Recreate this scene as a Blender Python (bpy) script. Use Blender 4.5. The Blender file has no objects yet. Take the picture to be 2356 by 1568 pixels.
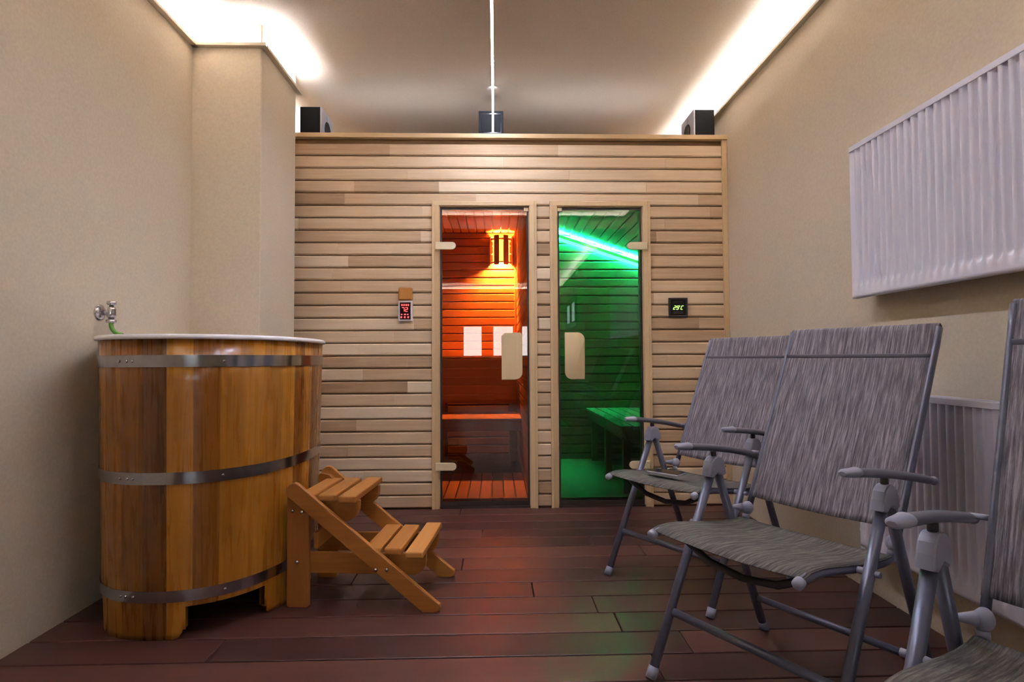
import bpy, bmesh, math, random
from math import sin, cos, pi, radians
from mathutils import Vector, Matrix

rnd = random.Random(11)
SC = bpy.context.scene
COL = SC.collection

# ----------------------------------------------------------------------------- helpers
class MB:
    """collects shapes of ONE part, then links them as one mesh object"""
    def __init__(s):
        s.v = []; s.f = []; s.t = []; s.sm = []; s.tone = 0.5
    def add(s, verts, faces, smooth=False, tone=None):
        o = len(s.v)
        s.v += [tuple(p) for p in verts]
        for i, f in enumerate(faces):
            s.f.append([o + k for k in f])
            s.t.append(s.tone if tone is None else tone)
            s.sm.append(smooth[i] if isinstance(smooth, list) else smooth)
        return s
    def box(s, a, b, tone=None):
        x0, y0, z0 = a; x1, y1, z1 = b
        v = [(x0,y0,z0),(x1,y0,z0),(x1,y1,z0),(x0,y1,z0),(x0,y0,z1),(x1,y0,z1),(x1,y1,z1),(x0,y1,z1)]
        return s.add(v, [(0,3,2,1),(4,5,6,7),(0,1,5,4),(1,2,6,5),(2,3,7,6),(3,0,4,7)], False, tone)
    def cbox(s, a, b, c=0.003, tone=None):
        """box with small chamfers all round"""
        bm = bmesh.new()
        x0,y0,z0=a; x1,y1,z1=b
        bmesh.ops.create_cube(bm, size=1, matrix=Matrix.Translation(((x0+x1)/2,(y0+y1)/2,(z0+z1)/2)) @ Matrix.Diagonal((x1-x0,y1-y0,z1-z0,1)))
        bmesh.ops.bevel(bm, geom=bm.edges[:], offset=c, segments=2, affect='EDGES', profile=0.5)
        s.frombm(bm, tone=tone); bm.free(); return s
    def frombm(s, bm, smooth=False, tone=None):
        bm.verts.ensure_lookup_table(); bm.verts.index_update()
        return s.add([v.co[:] for v in bm.verts], [[v.index for v in f.verts] for f in bm.faces], smooth, tone)
    def prism(s, poly, axis, a, b, c=0.0, tone=None):
        """extrude a 2D polygon along axis ('x': poly=(y,z), 'y': poly=(x,z), 'z': poly=(x,y)) from a to b; c chamfers"""
        bm = bmesh.new()
        def P(p, h):
            return {'x': (h,p[0],p[1]), 'y': (p[0],h,p[1]), 'z': (p[0],p[1],h)}[axis]
        A = [bm.verts.new(P(p, a)) for p in poly]; B = [bm.verts.new(P(p, b)) for p in poly]
        n = len(poly)
        bm.faces.new(A); bm.faces.new(B[::-1])
        for i in range(n):
            bm.faces.new((A[i], B[i], B[(i+1)%n], A[(i+1)%n]))
        bmesh.ops.recalc_face_normals(bm, faces=bm.faces[:])
        if c > 0:
            E = [e for e in bm.edges if (e.verts[0] in A) == (e.verts[1] in A)]
            bmesh.ops.bevel(bm, geom=E, offset=c, segments=2, affect='EDGES', profile=0.5)
        s.frombm(bm, tone=tone); bm.free(); return s
    def tube(s, path, r, n=14, ry=None, caps=True, up=(0,0,1)):
        """round (or oval: ry across) tube along a path; r may be a list"""
        P = [Vector(p) for p in path]; R = r if isinstance(r, (list, tuple)) else [r]*len(P)
        vs = []; fs = []; sm = []
        for i, p in enumerate(P):
            t = (P[min(i+1, len(P)-1)] - P[max(i-1, 0)]).normalized()
            u = Vector(up)
            if abs(t.dot(u)) > 0.97: u = Vector((1,0,0)) if abs(t.x) < .9 else Vector((0,1,0))
            b = t.cross(u).normalized(); nrm = b.cross(t).normalized()
            k = (ry[i] if isinstance(ry, (list, tuple)) else ry) if ry is not None else R[i]
            for j in range(n):
                a = 2*pi*j/n
                vs.append(p + b*cos(a)*k + nrm*sin(a)*R[i])
        for i in range(len(P)-1):
            for j in range(n):
                fs.append((i*n+j, i*n+(j+1)%n, (i+1)*n+(j+1)%n, (i+1)*n+j)); sm.append(True)
        if caps:
            fs.append(tuple(range(n))[::-1]); fs.append(tuple(range((len(P)-1)*n, len(P)*n))); sm += [False, False]
        return s.add(vs, fs, sm)
    def lathe(s, prof, c, axis=(0,0,1), n=24):
        """prof = [(r, h)] turned about axis through c"""
        ax = Vector(axis).normalized(); u = Vector((1,0,0)) if abs(ax.x) < .9 else Vector((0,1,0))
        b = ax.cross(u).normalized(); d = ax.cross(b); c = Vector(c)
        vs = []; fs = []
        for r, h in prof:
            for j in range(n):
                a = 2*pi*j/n; vs.append(c + ax*h + b*cos(a)*r + d*sin(a)*r)
        for i in range(len(prof)-1):
            for j in range(n):
                fs.append((i*n+j, i*n+(j+1)%n, (i+1)*n+(j+1)%n, (i+1)*n+j))
        sm = [True]*len(fs)
        fs.append(tuple(range(n))[::-1]); fs.append(tuple(range((len(prof)-1)*n, len(prof)*n))); sm += [False, False]
        return s.add(vs, fs, sm)
    def ball(s, c, r, sq=(1,1,1), n=14):
        prof = []
        c = Vector(c); vs = []; fs = []
        m = n//2
        for i in range(m+1):
            th = pi*i/m
            for j in range(n):
                ph = 2*pi*j/n
                vs.append(c + Vector((r*sq[0]*sin(th)*cos(ph), r*sq[1]*sin(th)*sin(ph), r*sq[2]*cos(th))))
        for i in range(m):
            for j in range(n):
                fs.append((i*n+j, (i+1)*n+j, (i+1)*n+(j+1)%n, i*n+(j+1)%n))
        return s.add(vs, fs, True)
    def build(s, name, mat, parent=None, loc=None):
        me = bpy.data.meshes.new(name)
        me.from_pydata(s.v, [], s.f); me.update()
        bm = bmesh.new(); bm.from_mesh(me)
        bmesh.ops.remove_doubles(bm, verts=bm.verts[:], dist=1e-6)
        bm.to_mesh(me); bm.free()
        if len(me.polygons) == len(s.f):
            at = me.attributes.new('tone', 'FLOAT', 'FACE')
            at.data.foreach_set('value', s.t)
            me.polygons.foreach_set('use_smooth', s.sm)
        else:
            at = me.attributes.new('tone', 'FLOAT', 'FACE')
            at.data.foreach_set('value', [s.tone]*len(me.polygons))
            me.polygons.foreach_set('use_smooth', [any(s.sm)]*len(me.polygons))
        me.materials.append(mat)
        o = bpy.data.objects.new(name, me); COL.objects.link(o)
        if loc is not None: o.location = loc
        if parent is not None: o.parent = parent
        return o

def fixnormals(o):
    bm = bmesh.new(); bm.from_mesh(o.data); bmesh.ops.recalc_face_normals(bm, faces=bm.faces[:]); bm.to_mesh(o.data); bm.free(); return o

def thing(name, label, cat, loc=(0,0,0), rotz=0, group=None):
    o = bpy.data.objects.new(name, None); COL.objects.link(o)
    o.empty_display_size = .1; o.location = loc; o.rotation_euler = (0,0,rotz)
    return tag(o, label, cat, group)
def tag(o, label, cat, group=None):
    o['label'] = label; o['category'] = cat
    if group: o['group'] = group
    return o
def struct(o, label=None, cat=None):
    o['kind'] = 'structure'
    if label: o['label'] = label
    if cat: o['category'] = cat
    return o
def sempty(name, loc=(0,0,0), label=None, cat=None):
    o = bpy.data.objects.new(name, None); COL.objects.link(o); o.location = loc; o.empty_display_size = .1
    return struct(o, label, cat)

# ----------------------------------------------------------------------------- materials
def srgb(r, g, b):
    f = lambda c: (c/255/12.92) if c/255 <= .04045 else ((c/255+.055)/1.055)**2.4
    return (f(r), f(g), f(b), 1)
def newmat(name):
    m = bpy.data.materials.new(name); m.use_nodes = True
    nt = m.node_tree; nt.nodes.clear()
    out = nt.nodes.new('ShaderNodeOutputMaterial')
    return m, nt, out
def principled(name, col, rough=.5, metal=0, spec=.5, noise=0, nscale=60, bump=0, bscale=200, coat=0):
    m, nt, out = newmat(name); N = nt.nodes; L = nt.links
    b = N.new('ShaderNodeBsdfPrincipled'); L.new(b.outputs[0], out.inputs[0])
    b.inputs['Base Color'].default_value = col; b.inputs['Roughness'].default_value = rough
    b.inputs['Metallic'].default_value = metal; b.inputs['Specular IOR Level'].default_value = spec
    b.inputs['Coat Weight'].default_value = coat; b.inputs['Coat Roughness'].default_value = .12
    tc = N.new('ShaderNodeTexCoord')
    if noise:
        n = N.new('ShaderNodeTexNoise'); n.inputs['Scale'].default_value = nscale; n.inputs['Detail'].default_value = 5
        L.new(tc.outputs['Object'], n.inputs['Vector'])
        r = N.new('ShaderNodeValToRGB')
        r.color_ramp.elements[0].position = .3; r.color_ramp.elements[1].position = .7
        r.color_ramp.elements[0].color = [c*(1-noise) for c in col[:3]]+[1]; r.color_ramp.elements[1].color = [min(1, c*(1+noise)) for c in col[:3]]+[1]
        L.new(n.outputs['Fac'], r.inputs[0]); L.new(r.outputs[0], b.inputs['Base Color'])
    if bump:
        n2 = N.new('ShaderNodeTexNoise'); n2.inputs['Scale'].default_value = bscale; n2.inputs['Detail'].default_value = 3
        L.new(tc.outputs['Object'], n2.inputs['Vector'])
        bp = N.new('ShaderNodeBump'); bp.inputs['Strength'].default_value = bump; bp.inputs['Distance'].default_value = .002
        L.new(n2.outputs['Fac'], bp.inputs['Height']); L.new(bp.outputs[0], b.inputs['Normal'])
    return m
def wood(name, dark, mid, light, axis, rough=.5, freq=60, stretch=14, grain=.35, tonemix=.75, coat=0, bump=.15, spec=.5):
    """boards: per-board tone picks between dark/mid/light, long grain streaks along the axis"""
    m, nt, out = newmat(name); N = nt.nodes; L = nt.links
    b = N.new('ShaderNodeBsdfPrincipled'); L.new(b.outputs[0], out.inputs[0])
    b.inputs['Specular IOR Level'].default_value = spec
    b.inputs['Coat Weight'].default_value = coat; b.inputs['Coat Roughness'].default_value = .15
    tc = N.new('ShaderNodeTexCoord'); at = N.new('ShaderNodeAttribute'); at.attribute_name = 'tone'
    sh = N.new('ShaderNodeVectorMath'); sh.operation = 'SCALE'; sh.inputs[0].default_value = (37.1, 61.7, 23.3)
    L.new(at.outputs['Fac'], sh.inputs['Scale'])
    ad = N.new('ShaderNodeVectorMath'); ad.operation = 'ADD'; L.new(tc.outputs['Object'], ad.inputs[0]); L.new(sh.outputs[0], ad.inputs[1])
    mp = N.new('ShaderNodeMapping'); sc = [freq]*3; sc['xyz'.index(axis)] = freq/stretch; mp.inputs['Scale'].default_value = sc
    L.new(ad.outputs[0], mp.inputs['Vector'])
    n = N.new('ShaderNodeTexNoise'); n.inputs['Scale'].default_value = 1; n.inputs['Detail'].default_value = 6; n.inputs['Roughness'].default_value = .62; n.inputs['Distortion'].default_value = .6
    L.new(mp.outputs[0], n.inputs['Vector'])
    mp2 = N.new('ShaderNodeMapping'); sc2 = [freq*.16]*3; sc2['xyz'.index(axis)] = freq*.16/(stretch*.35); mp2.inputs['Scale'].default_value = sc2
    L.new(ad.outputs[0], mp2.inputs['Vector'])
    n2 = N.new('ShaderNodeTexNoise'); n2.inputs['Scale'].default_value = 1; n2.inputs['Detail'].default_value = 3
    L.new(mp2.outputs[0], n2.inputs['Vector'])
    # value = tone*tonemix + .5*(1-tonemix) + grain*(n-.5) + .5*grain*(n2-.5)
    def math(op, a, bb):
        q = N.new('ShaderNodeMath'); q.operation = op
        for i, x in enumerate((a, bb)):
            if isinstance(x, (int, float)): q.inputs[i].default_value = x
            else: L.new(x, q.inputs[i])
        return q.outputs[0]
    v = math('ADD', math('MULTIPLY', at.outputs['Fac'], tonemix), .5*(1-tonemix))
    v = math('ADD', v, math('MULTIPLY', math('SUBTRACT', n.outputs['Fac'], .5), grain*2))
    v = math('ADD', v, math('MULTIPLY', math('SUBTRACT', n2.outputs['Fac'], .5), grain*1.2))
    r = N.new('ShaderNodeValToRGB'); e = r.color_ramp.elements
    e[0].position = 0; e[0].color = dark; e[1].position = 1; e[1].color = light
    k = e.new(.5); k.color = mid
    L.new(v, r.inputs[0]); L.new(r.outputs[0], b.inputs['Base Color'])
    rr = math('ADD', rough, math('MULTIPLY', math('SUBTRACT', n.outputs['Fac'], .5), .15)); L.new(rr, b.inputs['Roughness'])
    if bump:
        bp = N.new('ShaderNodeBump'); bp.inputs['Strength'].default_value = bump; bp.inputs['Distance'].default_value = .001
        L.new(n.outputs['Fac'], bp.inputs['Height']); L.new(bp.outputs[0], b.inputs['Normal'])
    return m
def sling(name, axis, a, b_, c):
    """woven textile: fine heathered streaks along the axis"""
    m, nt, out = newmat(name); N = nt.nodes; L = nt.links
    b = N.new('ShaderNodeBsdfPrincipled'); L.new(b.outputs[0], out.inputs[0]); b.inputs['Roughness'].default_value = .75
    b.inputs['Specular IOR Level'].default_value = .25
    tc = N.new('ShaderNodeTexCoord'); mp = N.new('ShaderNodeMapping')
    sc = [11]*3; sc[1] = 210; mp.inputs['Scale'].default_value = sc
    L.new(tc.outputs['Object'], mp.inputs['Vector'])
    n = N.new('ShaderNodeTexNoise'); n.inputs['Scale'].default_value = 1; n.inputs['Detail'].default_value = 5; n.inputs['Roughness'].default_value = .7
    L.new(mp.outputs[0], n.inputs['Vector'])
    r = N.new('ShaderNodeValToRGB'); e = r.color_ramp.elements
    e[0].position = .34; e[0].color = a; e[1].position = .64; e[1].color = c; k = e.new(.5); k.color = b_
    L.new(n.outputs['Fac'], r.inputs[0]); L.new(r.outputs[0], b.inputs['Base Color'])
    bp = N.new('ShaderNodeBump'); bp.inputs['Strength'].default_value = .3; bp.inputs['Distance'].default_value = .001
    L.new(n.outputs['Fac'], bp.inputs['Height']); L.new(bp.outputs[0], b.inputs['Normal'])
    return m
def emit(name, col, s):
    m, nt, out = newmat(name); e = nt.nodes.new('ShaderNodeEmission'); e.inputs[0].default_value = col; e.inputs[1].default_value = s
    nt.links.new(e.outputs[0], out.inputs[0]); return m
def glass(name, tint, ior=1.7):
    """thin architectural pane: Fresnel mirror over a tinted clear body"""
    m, nt, out = newmat(name); N = nt.nodes; L = nt.links
    t = N.new('ShaderNodeBsdfTransparent'); t.inputs[0].default_value = tint
    g = N.new('ShaderNodeBsdfGlossy'); g.inputs['Roughness'].default_value = .0
    fr = N.new('ShaderNodeFresnel'); fr.inputs[0].default_value = ior
    mx = N.new('ShaderNodeMixShader'); L.new(fr.outputs[0], mx.inputs[0]); L.new(t.outputs[0], mx.inputs[1]); L.new(g.outputs[0], mx.inputs[2])
    L.new(mx.outputs[0], out.inputs[0]); return m

M = {}
M['wall'] = principled('wall_plaster', srgb(208,194,172), .85, noise=.05, nscale=90, bump=.35, bscale=260, spec=.2)
M['ceil'] = principled('ceiling_plaster', srgb(206,191,172), .9, noise=.05, nscale=120, bump=.3, bscale=300, spec=.15)
M['trim'] = principled('cove_trim', srgb(196,182,160), .6)
M['deck'] = wood('deck_boards', srgb(48,28,26), srgb(77,45,40), srgb(104,65,56), 'x', rough=.40, freq=70, stretch=18, grain=.28, tonemix=.55, bump=.25)
M['clad'] = wood('sauna_cladding', srgb(148,116,84), srgb(203,173,139), srgb(234,212,182), 'x', rough=.6, freq=55, stretch=22, grain=.24, tonemix=1.0)
M['cladback'] = principled('cladding_groove', srgb(120,92,62), .8)
M['casing'] = wood('pale_casing', srgb(186,152,108), srgb(206,176,134), srgb(222,196,158), 'z', rough=.55, freq=60, stretch=20, grain=.25, tonemix=.5)
M['casingx'] = wood('pale_casing_across', srgb(186,152,108), srgb(206,176,134), srgb(222,196,158), 'x', rough=.55, freq=60, stretch=20, grain=.25, tonemix=.5)
M['inner'] = wood('cabin_boards', srgb(140,96,62), srgb(176,126,84), srgb(200,152,106), 'x', rough=.6, freq=50, stretch=20, grain=.25, tonemix=.7)
M['innery'] = wood('cabin_boards_deep', srgb(140,96,62), srgb(176,126,84), srgb(200,152,106), 'y', rough=.6, freq=50, stretch=20, grain=.25, tonemix=.7)
M['pale'] = principled('pale_fitting', srgb(224,206,168), .45, noise=.04, nscale=30)
M['handle'] = wood('pale_handle', srgb(196,166,120), srgb(216,190,146), srgb(228,206,168), 'z', rough=.5, freq=70, stretch=22, grain=.22, tonemix=.4)
M['tub'] = wood('stained_staves', srgb(84,46,10), srgb(140,84,18), srgb(192,130,40), 'z', rough=.28, freq=46, stretch=16, grain=.30, tonemix=.78, coat=.25)
M['stool'] = wood('stained_pine', srgb(112,66,22), srgb(160,100,38), srgb(198,138,66), 'x', rough=.42, freq=60, stretch=14, grain=.26, tonemix=.5)
M['stoolv'] = wood('stained_pine_upright', srgb(112,64,22), srgb(156,96,38), srgb(190,130,62), 'z', rough=.42, freq=60, stretch=14, grain=.26, tonemix=.5)
M['stooly'] = wood('stained_pine_across', srgb(132,82,30), srgb(184,122,56), srgb(214,156,84), 'y', rough=.42, freq=60, stretch=14, grain=.26, tonemix=.5)
M['steel'] = principled('brushed_steel', (.46,.45,.47,1), .15, metal=1, noise=.1, nscale=40)
M['chrome'] = principled('chrome', (.62,.60,.62,1), .16, metal=1)
M['acryl'] = principled('white_acrylic', srgb(246,244,248), .22)
M['hose'] = principled('green_hose', srgb(92,150,56), .25)
M['frame'] = principled('grey_powder_coat', srgb(102,103,121), .34, metal=.4, noise=.03)
M['cap'] = principled('light_grey_plastic', srgb(146,145,163), .5)
M['arm'] = principled('armrest_plastic', srgb(92,91,104), .40)
M['dark'] = principled('dark_bar', srgb(56,52,54), .5)
M['slingz'] = sling('sling_back', 'z', srgb(72,68,75), srgb(112,106,113), srgb(152,145,152))
M['slingx'] = sling('sling_seat_shaded', 'x', srgb(58,56,55), srgb(86,82,79), srgb(118,113,106))  # same fabric as the back; the seat's shading is put into its colour
M['seam'] = principled('sling_hem', srgb(92,88,96), .8)
M['rad'] = principled('white_enamel', srgb(226,222,234), .35)
M['black'] = principled('black_ash', srgb(7,7,10), .6, spec=.15)
M['gloss'] = principled('gloss_black', srgb(14,12,30), .12, spec=.8)
M['silver'] = principled('silver_baffle', srgb(170,168,176), .4)
M['cone'] = principled('speaker_cone', srgb(10,10,12), .6)
M['cedar'] = wood('amber_block', srgb(150,94,30), srgb(182,120,46), srgb(204,142,66), 'z', rough=.45, freq=70, stretch=10, grain=.25, tonemix=.4)
M['white'] = principled('white_plastic', srgb(214,204,206), .4)
M['scrR'] = principled('dark_red_screen', srgb(46,6,20), .15)
M['red'] = emit('red_led', (1,.10,.09,1), 2.2)
M['grn'] = emit('green_digits', (.55,1,.22,1), 1.6)
M['blackp'] = principled('black_plastic', srgb(34,26,26), .35)
M['scrB'] = principled('black_screen', srgb(14,12,12), .12)
M['led'] = emit('cool_led', (.76,.83,1,1), 350)
M['ledc'] = emit('cool_led_centre', (.76,.82,1,1), 370)
M['ledh'] = emit('cool_led_tail', (.86,.88,1,1), 12)
M['ledr'] = emit('cool_led_rear', (.80,.86,1,1), 240)
M['ledb'] = emit('cool_led_cross', (.80,.86,1,1), 220)
M['leds'] = emit('hidden_led_roof', (.80,.86,1,1), 30)
M['ledg'] = emit('hidden_green_led', (.006,1,.50,1), 9000)
M['ledg2'] = emit('hidden_green_led_down', (.006,1,.48,1), 1050)
M['ledd'] = emit('green_diffuser', (.03,1,.42,1), 24)
M['shade'] = emit('frosted_shade', (1,.42,.11,1), 14)
M['lamp'] = emit('warm_lamp', (1,.38,.09,1), 24000)
M['glassO'] = glass('bronze_pane', (.74,.57,.42,1))
M['glassG'] = glass('clear_pane', (.66,.70,.67,1))
M['glassW'] = glass('window_pane', (.95,.97,.98,1))
M['wfr'] = principled('window_white', srgb(225,225,228), .4)
M['brown'] = principled('dark_brown_joinery', srgb(48,34,28), .5)
M['phone'] = principled('phone_black', srgb(16,16,20), .15)

# ----------------------------------------------------------------------------- measures (metres; camera at x=0, y=0)
XL, XR, D = -1.536, 1.474, 3.58          # side walls, sauna front
YR = -5.9                                # wall behind the camera
ZC = 2.635                                # ceiling
ZS = 2.335                               # top of the sauna front
XP, YP, YP2 = -1.188, 2.916, 3.412       # pillar
YB = 6.1                                 # far end of the building above the sauna
PITCH = .0784

# ----------------------------------------------------------------------------- floor, ceiling, walls
mb = MB()
nb = int(round((D - YR)/.148)) + 1
mb.box((XL-.1, YR-.1, -.08), (XR+.1, D+.02, -.03), tone=0)
y = D
r2 = random.Random(5)
for i in range(nb):
    y1 = y; y0 = y - .148 + .0055
    x = XL - r2.uniform(0, 1.6)
    while x < XR:
        x2 = x + r2.uniform(1.5, 2.6)
        a = max(x, XL-.02); b = min(x2-.003, XR+.02)
        if b - a > .01:
            mb.cbox((a, y0, -.028), (b, y1, 0), .0030, tone=r2.random())
        x = x2
    y -= .148
struct(mb.build('floor', M['deck']))
struct(MB().box((XL-.1, YR-.1, ZC), (XR+.1, YB, ZC+.1)).build('ceiling', M['ceil']))
struct(MB().box((XL-.1, YR-.1, -.08), (XL, YB, ZC)).build('wall_left', M['wall']))
struct(MB().box((XR, YR-.1, -.08), (XR+.1, YB, ZC)).build('wall_right', M['wall']))
struct(MB().cbox((XL-.02, YP, -.02), (XP, YP2, ZC+.01), .006).build('wall_pillar', M['wall']))
struct(MB().box((XL, YB-.1, -.1), (XR, YB, ZC)).build('wall_far', M['wall']))
# wall behind the camera with three window openings
mb = MB()
wins = [(-.77,-.30),(-.09,.42),(.57,1.05)]
z0, z1 = .97, 1.70
mb.box((XL, YR-.15, -.1), (XR, YR, z0)); mb.box((XL, YR-.15, z1), (XR, YR, ZC))
xs = [XL] + [q for w in wins for q in w] + [XR]
for i in range(0, len(xs), 2): mb.box((xs[i], YR-.15, z0), (xs[i+1], YR, z1))
struct(mb.build('wall_rear', M['wall']))
for i, (a, b) in enumerate(wins):
    w = sempty('window_%d' % (i+1), ((a+b)/2, YR-.08, z0))
    h = (b-a)/2
    m2 = MB()
    m2.box((-h,-.03,0),(h,.03,.03)); m2.box((-h,-.03,z1-z0-.03),(h,.03,z1-z0)); m2.box((-h,-.03,.03),(-h+.03,.03,z1-z0-.03)); m2.box((h-.03,-.03,.03),(h,.03,z1-z0-.03))
    m2.build('window_frame', M['wfr'], w)
    MB().box((-h+.03,-.004,.03),(h-.03,.004,z1-z0-.03)).build('pane', M['glassW'], w)
# downstand beam above the camera that carries the cross light cove
struct(MB().box((XL, .45, 2.38), (XR, .80, ZC)).build('trim_beam', M['wall']))

# light coves: thin ledge with a lip, LED tape lying on it
def cove(n, a, b, nrm, mat='led', ext=(0,0)):
    """ledge along a->b (xy), sticking out along nrm"""
    a = Vector(a); b = Vector(b); nrm = Vector(nrm); t = (b-a).normalized(); L = (b-a).length
    ang = math.atan2(t.y, t.x)
    root = sempty('trim_%d' % n, (a.x, a.y, 2.512)); root.rotation_euler = (0,0,ang)
    side = 1 if Vector((-t.y, t.x)).dot(nrm) > 0 else -1
    s = lambda v: v*side
    pr = [(0,0),(s(.028),0),(s(.028),.016),(s(.024),.016),(s(.024),.005),(0,.005)]
    MB().prism(pr, 'x', -ext[0], L+ext[1]).build('cove_moulding', M['trim'], root)
    y0, y1 = sorted((s(.006), s(.016)))
    MB().box((.03, y0, .0055), (L-.03, y1, .0085)).build('led_strip', M[mat], root)
cove(1, (XL, .80), (XL, YP), (1,0), ext=(0,0))
cove(2, (XL, YP), (XP, YP), (0,-1), ext=(0,.028))
cove(3, (XP, YP), (XP, YP2+.0), (1,0), ext=(0,.03))
cove(4, (XR, .80), (XR, YB-.12), (-1,0))
cove(8, (XL, YP2+.01), (XL, YB-.12), (1,0))
cove(5, (XL, .80), (XR, .80), (0,1), 'ledb')
cove(6, (XR, YR), (XR, -1.1), (-1,0), 'ledr')
cove(7, (XL, YR), (XR, YR), (0,1), 'ledr')

# bare LED line along the middle of the ceiling, dropping in front of the black speaker
t = thing('led_strip_light', 'bright white LED line running down the middle of the ceiling to the sauna top', 'light', (-.014, 0, ZC))
m2 = MB(); m2.box((-.0095, .82, -.014), (-.0062, D-.024, -.0005)); m2.box((.0062, .82, -.014), (.0095, D-.024, -.0005)); m2.box((-.0061, .82, -.004), (.0061, D-.024, -.0005))
m2.build('channel', M['trim'], t)
MB().box((-.006, .83, -.011), (.006, D-.026, -.0045)).build('light_strip', M['ledc'], t)
MB().box((-.005, D-.0265, ZS-ZC+.004), (.005, D-.0245, -.0145)).build('hanging_strip', M['ledh'], t)
MB().box((-.0065, D-.0242, ZS-ZC+.003), (.0065, D-.0225, -.0145)).build('hanging_tape', M['trim'], t)

# ----------------------------------------------------------------------------- sauna front
def boards(mb, x0, x1, zs, yface, thick=.018, r=rnd, lo=.5, hi=1.5):
    """horizontal boards facing -Y between x0 and x1; zs = list of (z0,z1)"""
    for z0, z1 in zs:
        x = x0 - r.uniform(0, .9)
        while x < x1:
            x2 = x + r.uniform(lo, hi)
            a, b = max(x, x0), min(x2-.0008, x1)
            if b - a > .004:
                g = .0035; c = .007; yb = yface+thick; yf = yface
                tn = min(1, max(0, r.gauss(.52,.20)))
                prof = [(yb, z0+g), (yf+.006, z0+g), (yf, z0+g+c), (yf, z1-g-c), (yf+.006, z1-g), (yb, z1-g)]
                mb.prism(prof, 'x', a, b, tone=tn)
            x = x2
OP = [(-.352, .212), (.385, .929)]       # door openings
ZD = 1.88
mb = MB()
rows = [(.0036+PITCH*k, .0036+PITCH*(k+1)) for k in range(29)]
low = [q for q in rows if q[0] < 1.87]; high = [q for q in rows if q[0] >= 1.87]
boards(mb, XL, OP[0][0]-.03, low, D); boards(mb, OP[0][1]+.03, OP[1][0]-.03, low, D); boards(mb, OP[1][1]+.03, XR-.005, low, D)
boards(mb, XL, XR-.005, high, D)
struct(mb.build('wall_back', M['clad']))
# solid core of the front behind the boards
mb = MB()
yc0, yc1 = D+.0185, D+.075
for a, b in ((XL, OP[0][0]), (OP[0][1], OP[1][0]), (OP[1][1], XR)): mb.box((a, yc0, -.09), (b, yc1, ZD))
mb.box((XL, yc0, ZD), (XR, yc1, ZS-.03))
struct(mb.build('wall_front_core', M['cladback']))
struct(MB().cbox((XL, D-.022, 2.306), (XR, D+.02, ZS), .003).build('trim_10', M['casingx']))
MB().box((XL+.35, D+.13, ZS-.001), (XR-.35, D+.142, ZS+.003)).build('led_strip', M['leds'], bpy.data.objects['trim_10'])  # unseen strip, added to match the glow on the ceiling above
struct(MB().cbox((XR-.034, D-.012, 0), (XR-.001, D+.004, 2.305), .002).build('trim_11', M['casing']))
struct(MB().box((XL, D+.021, 2.30), (XR, YB-.1, ZS-.002)).build('ceiling_cabin_roof', M['cladback']))

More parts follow.
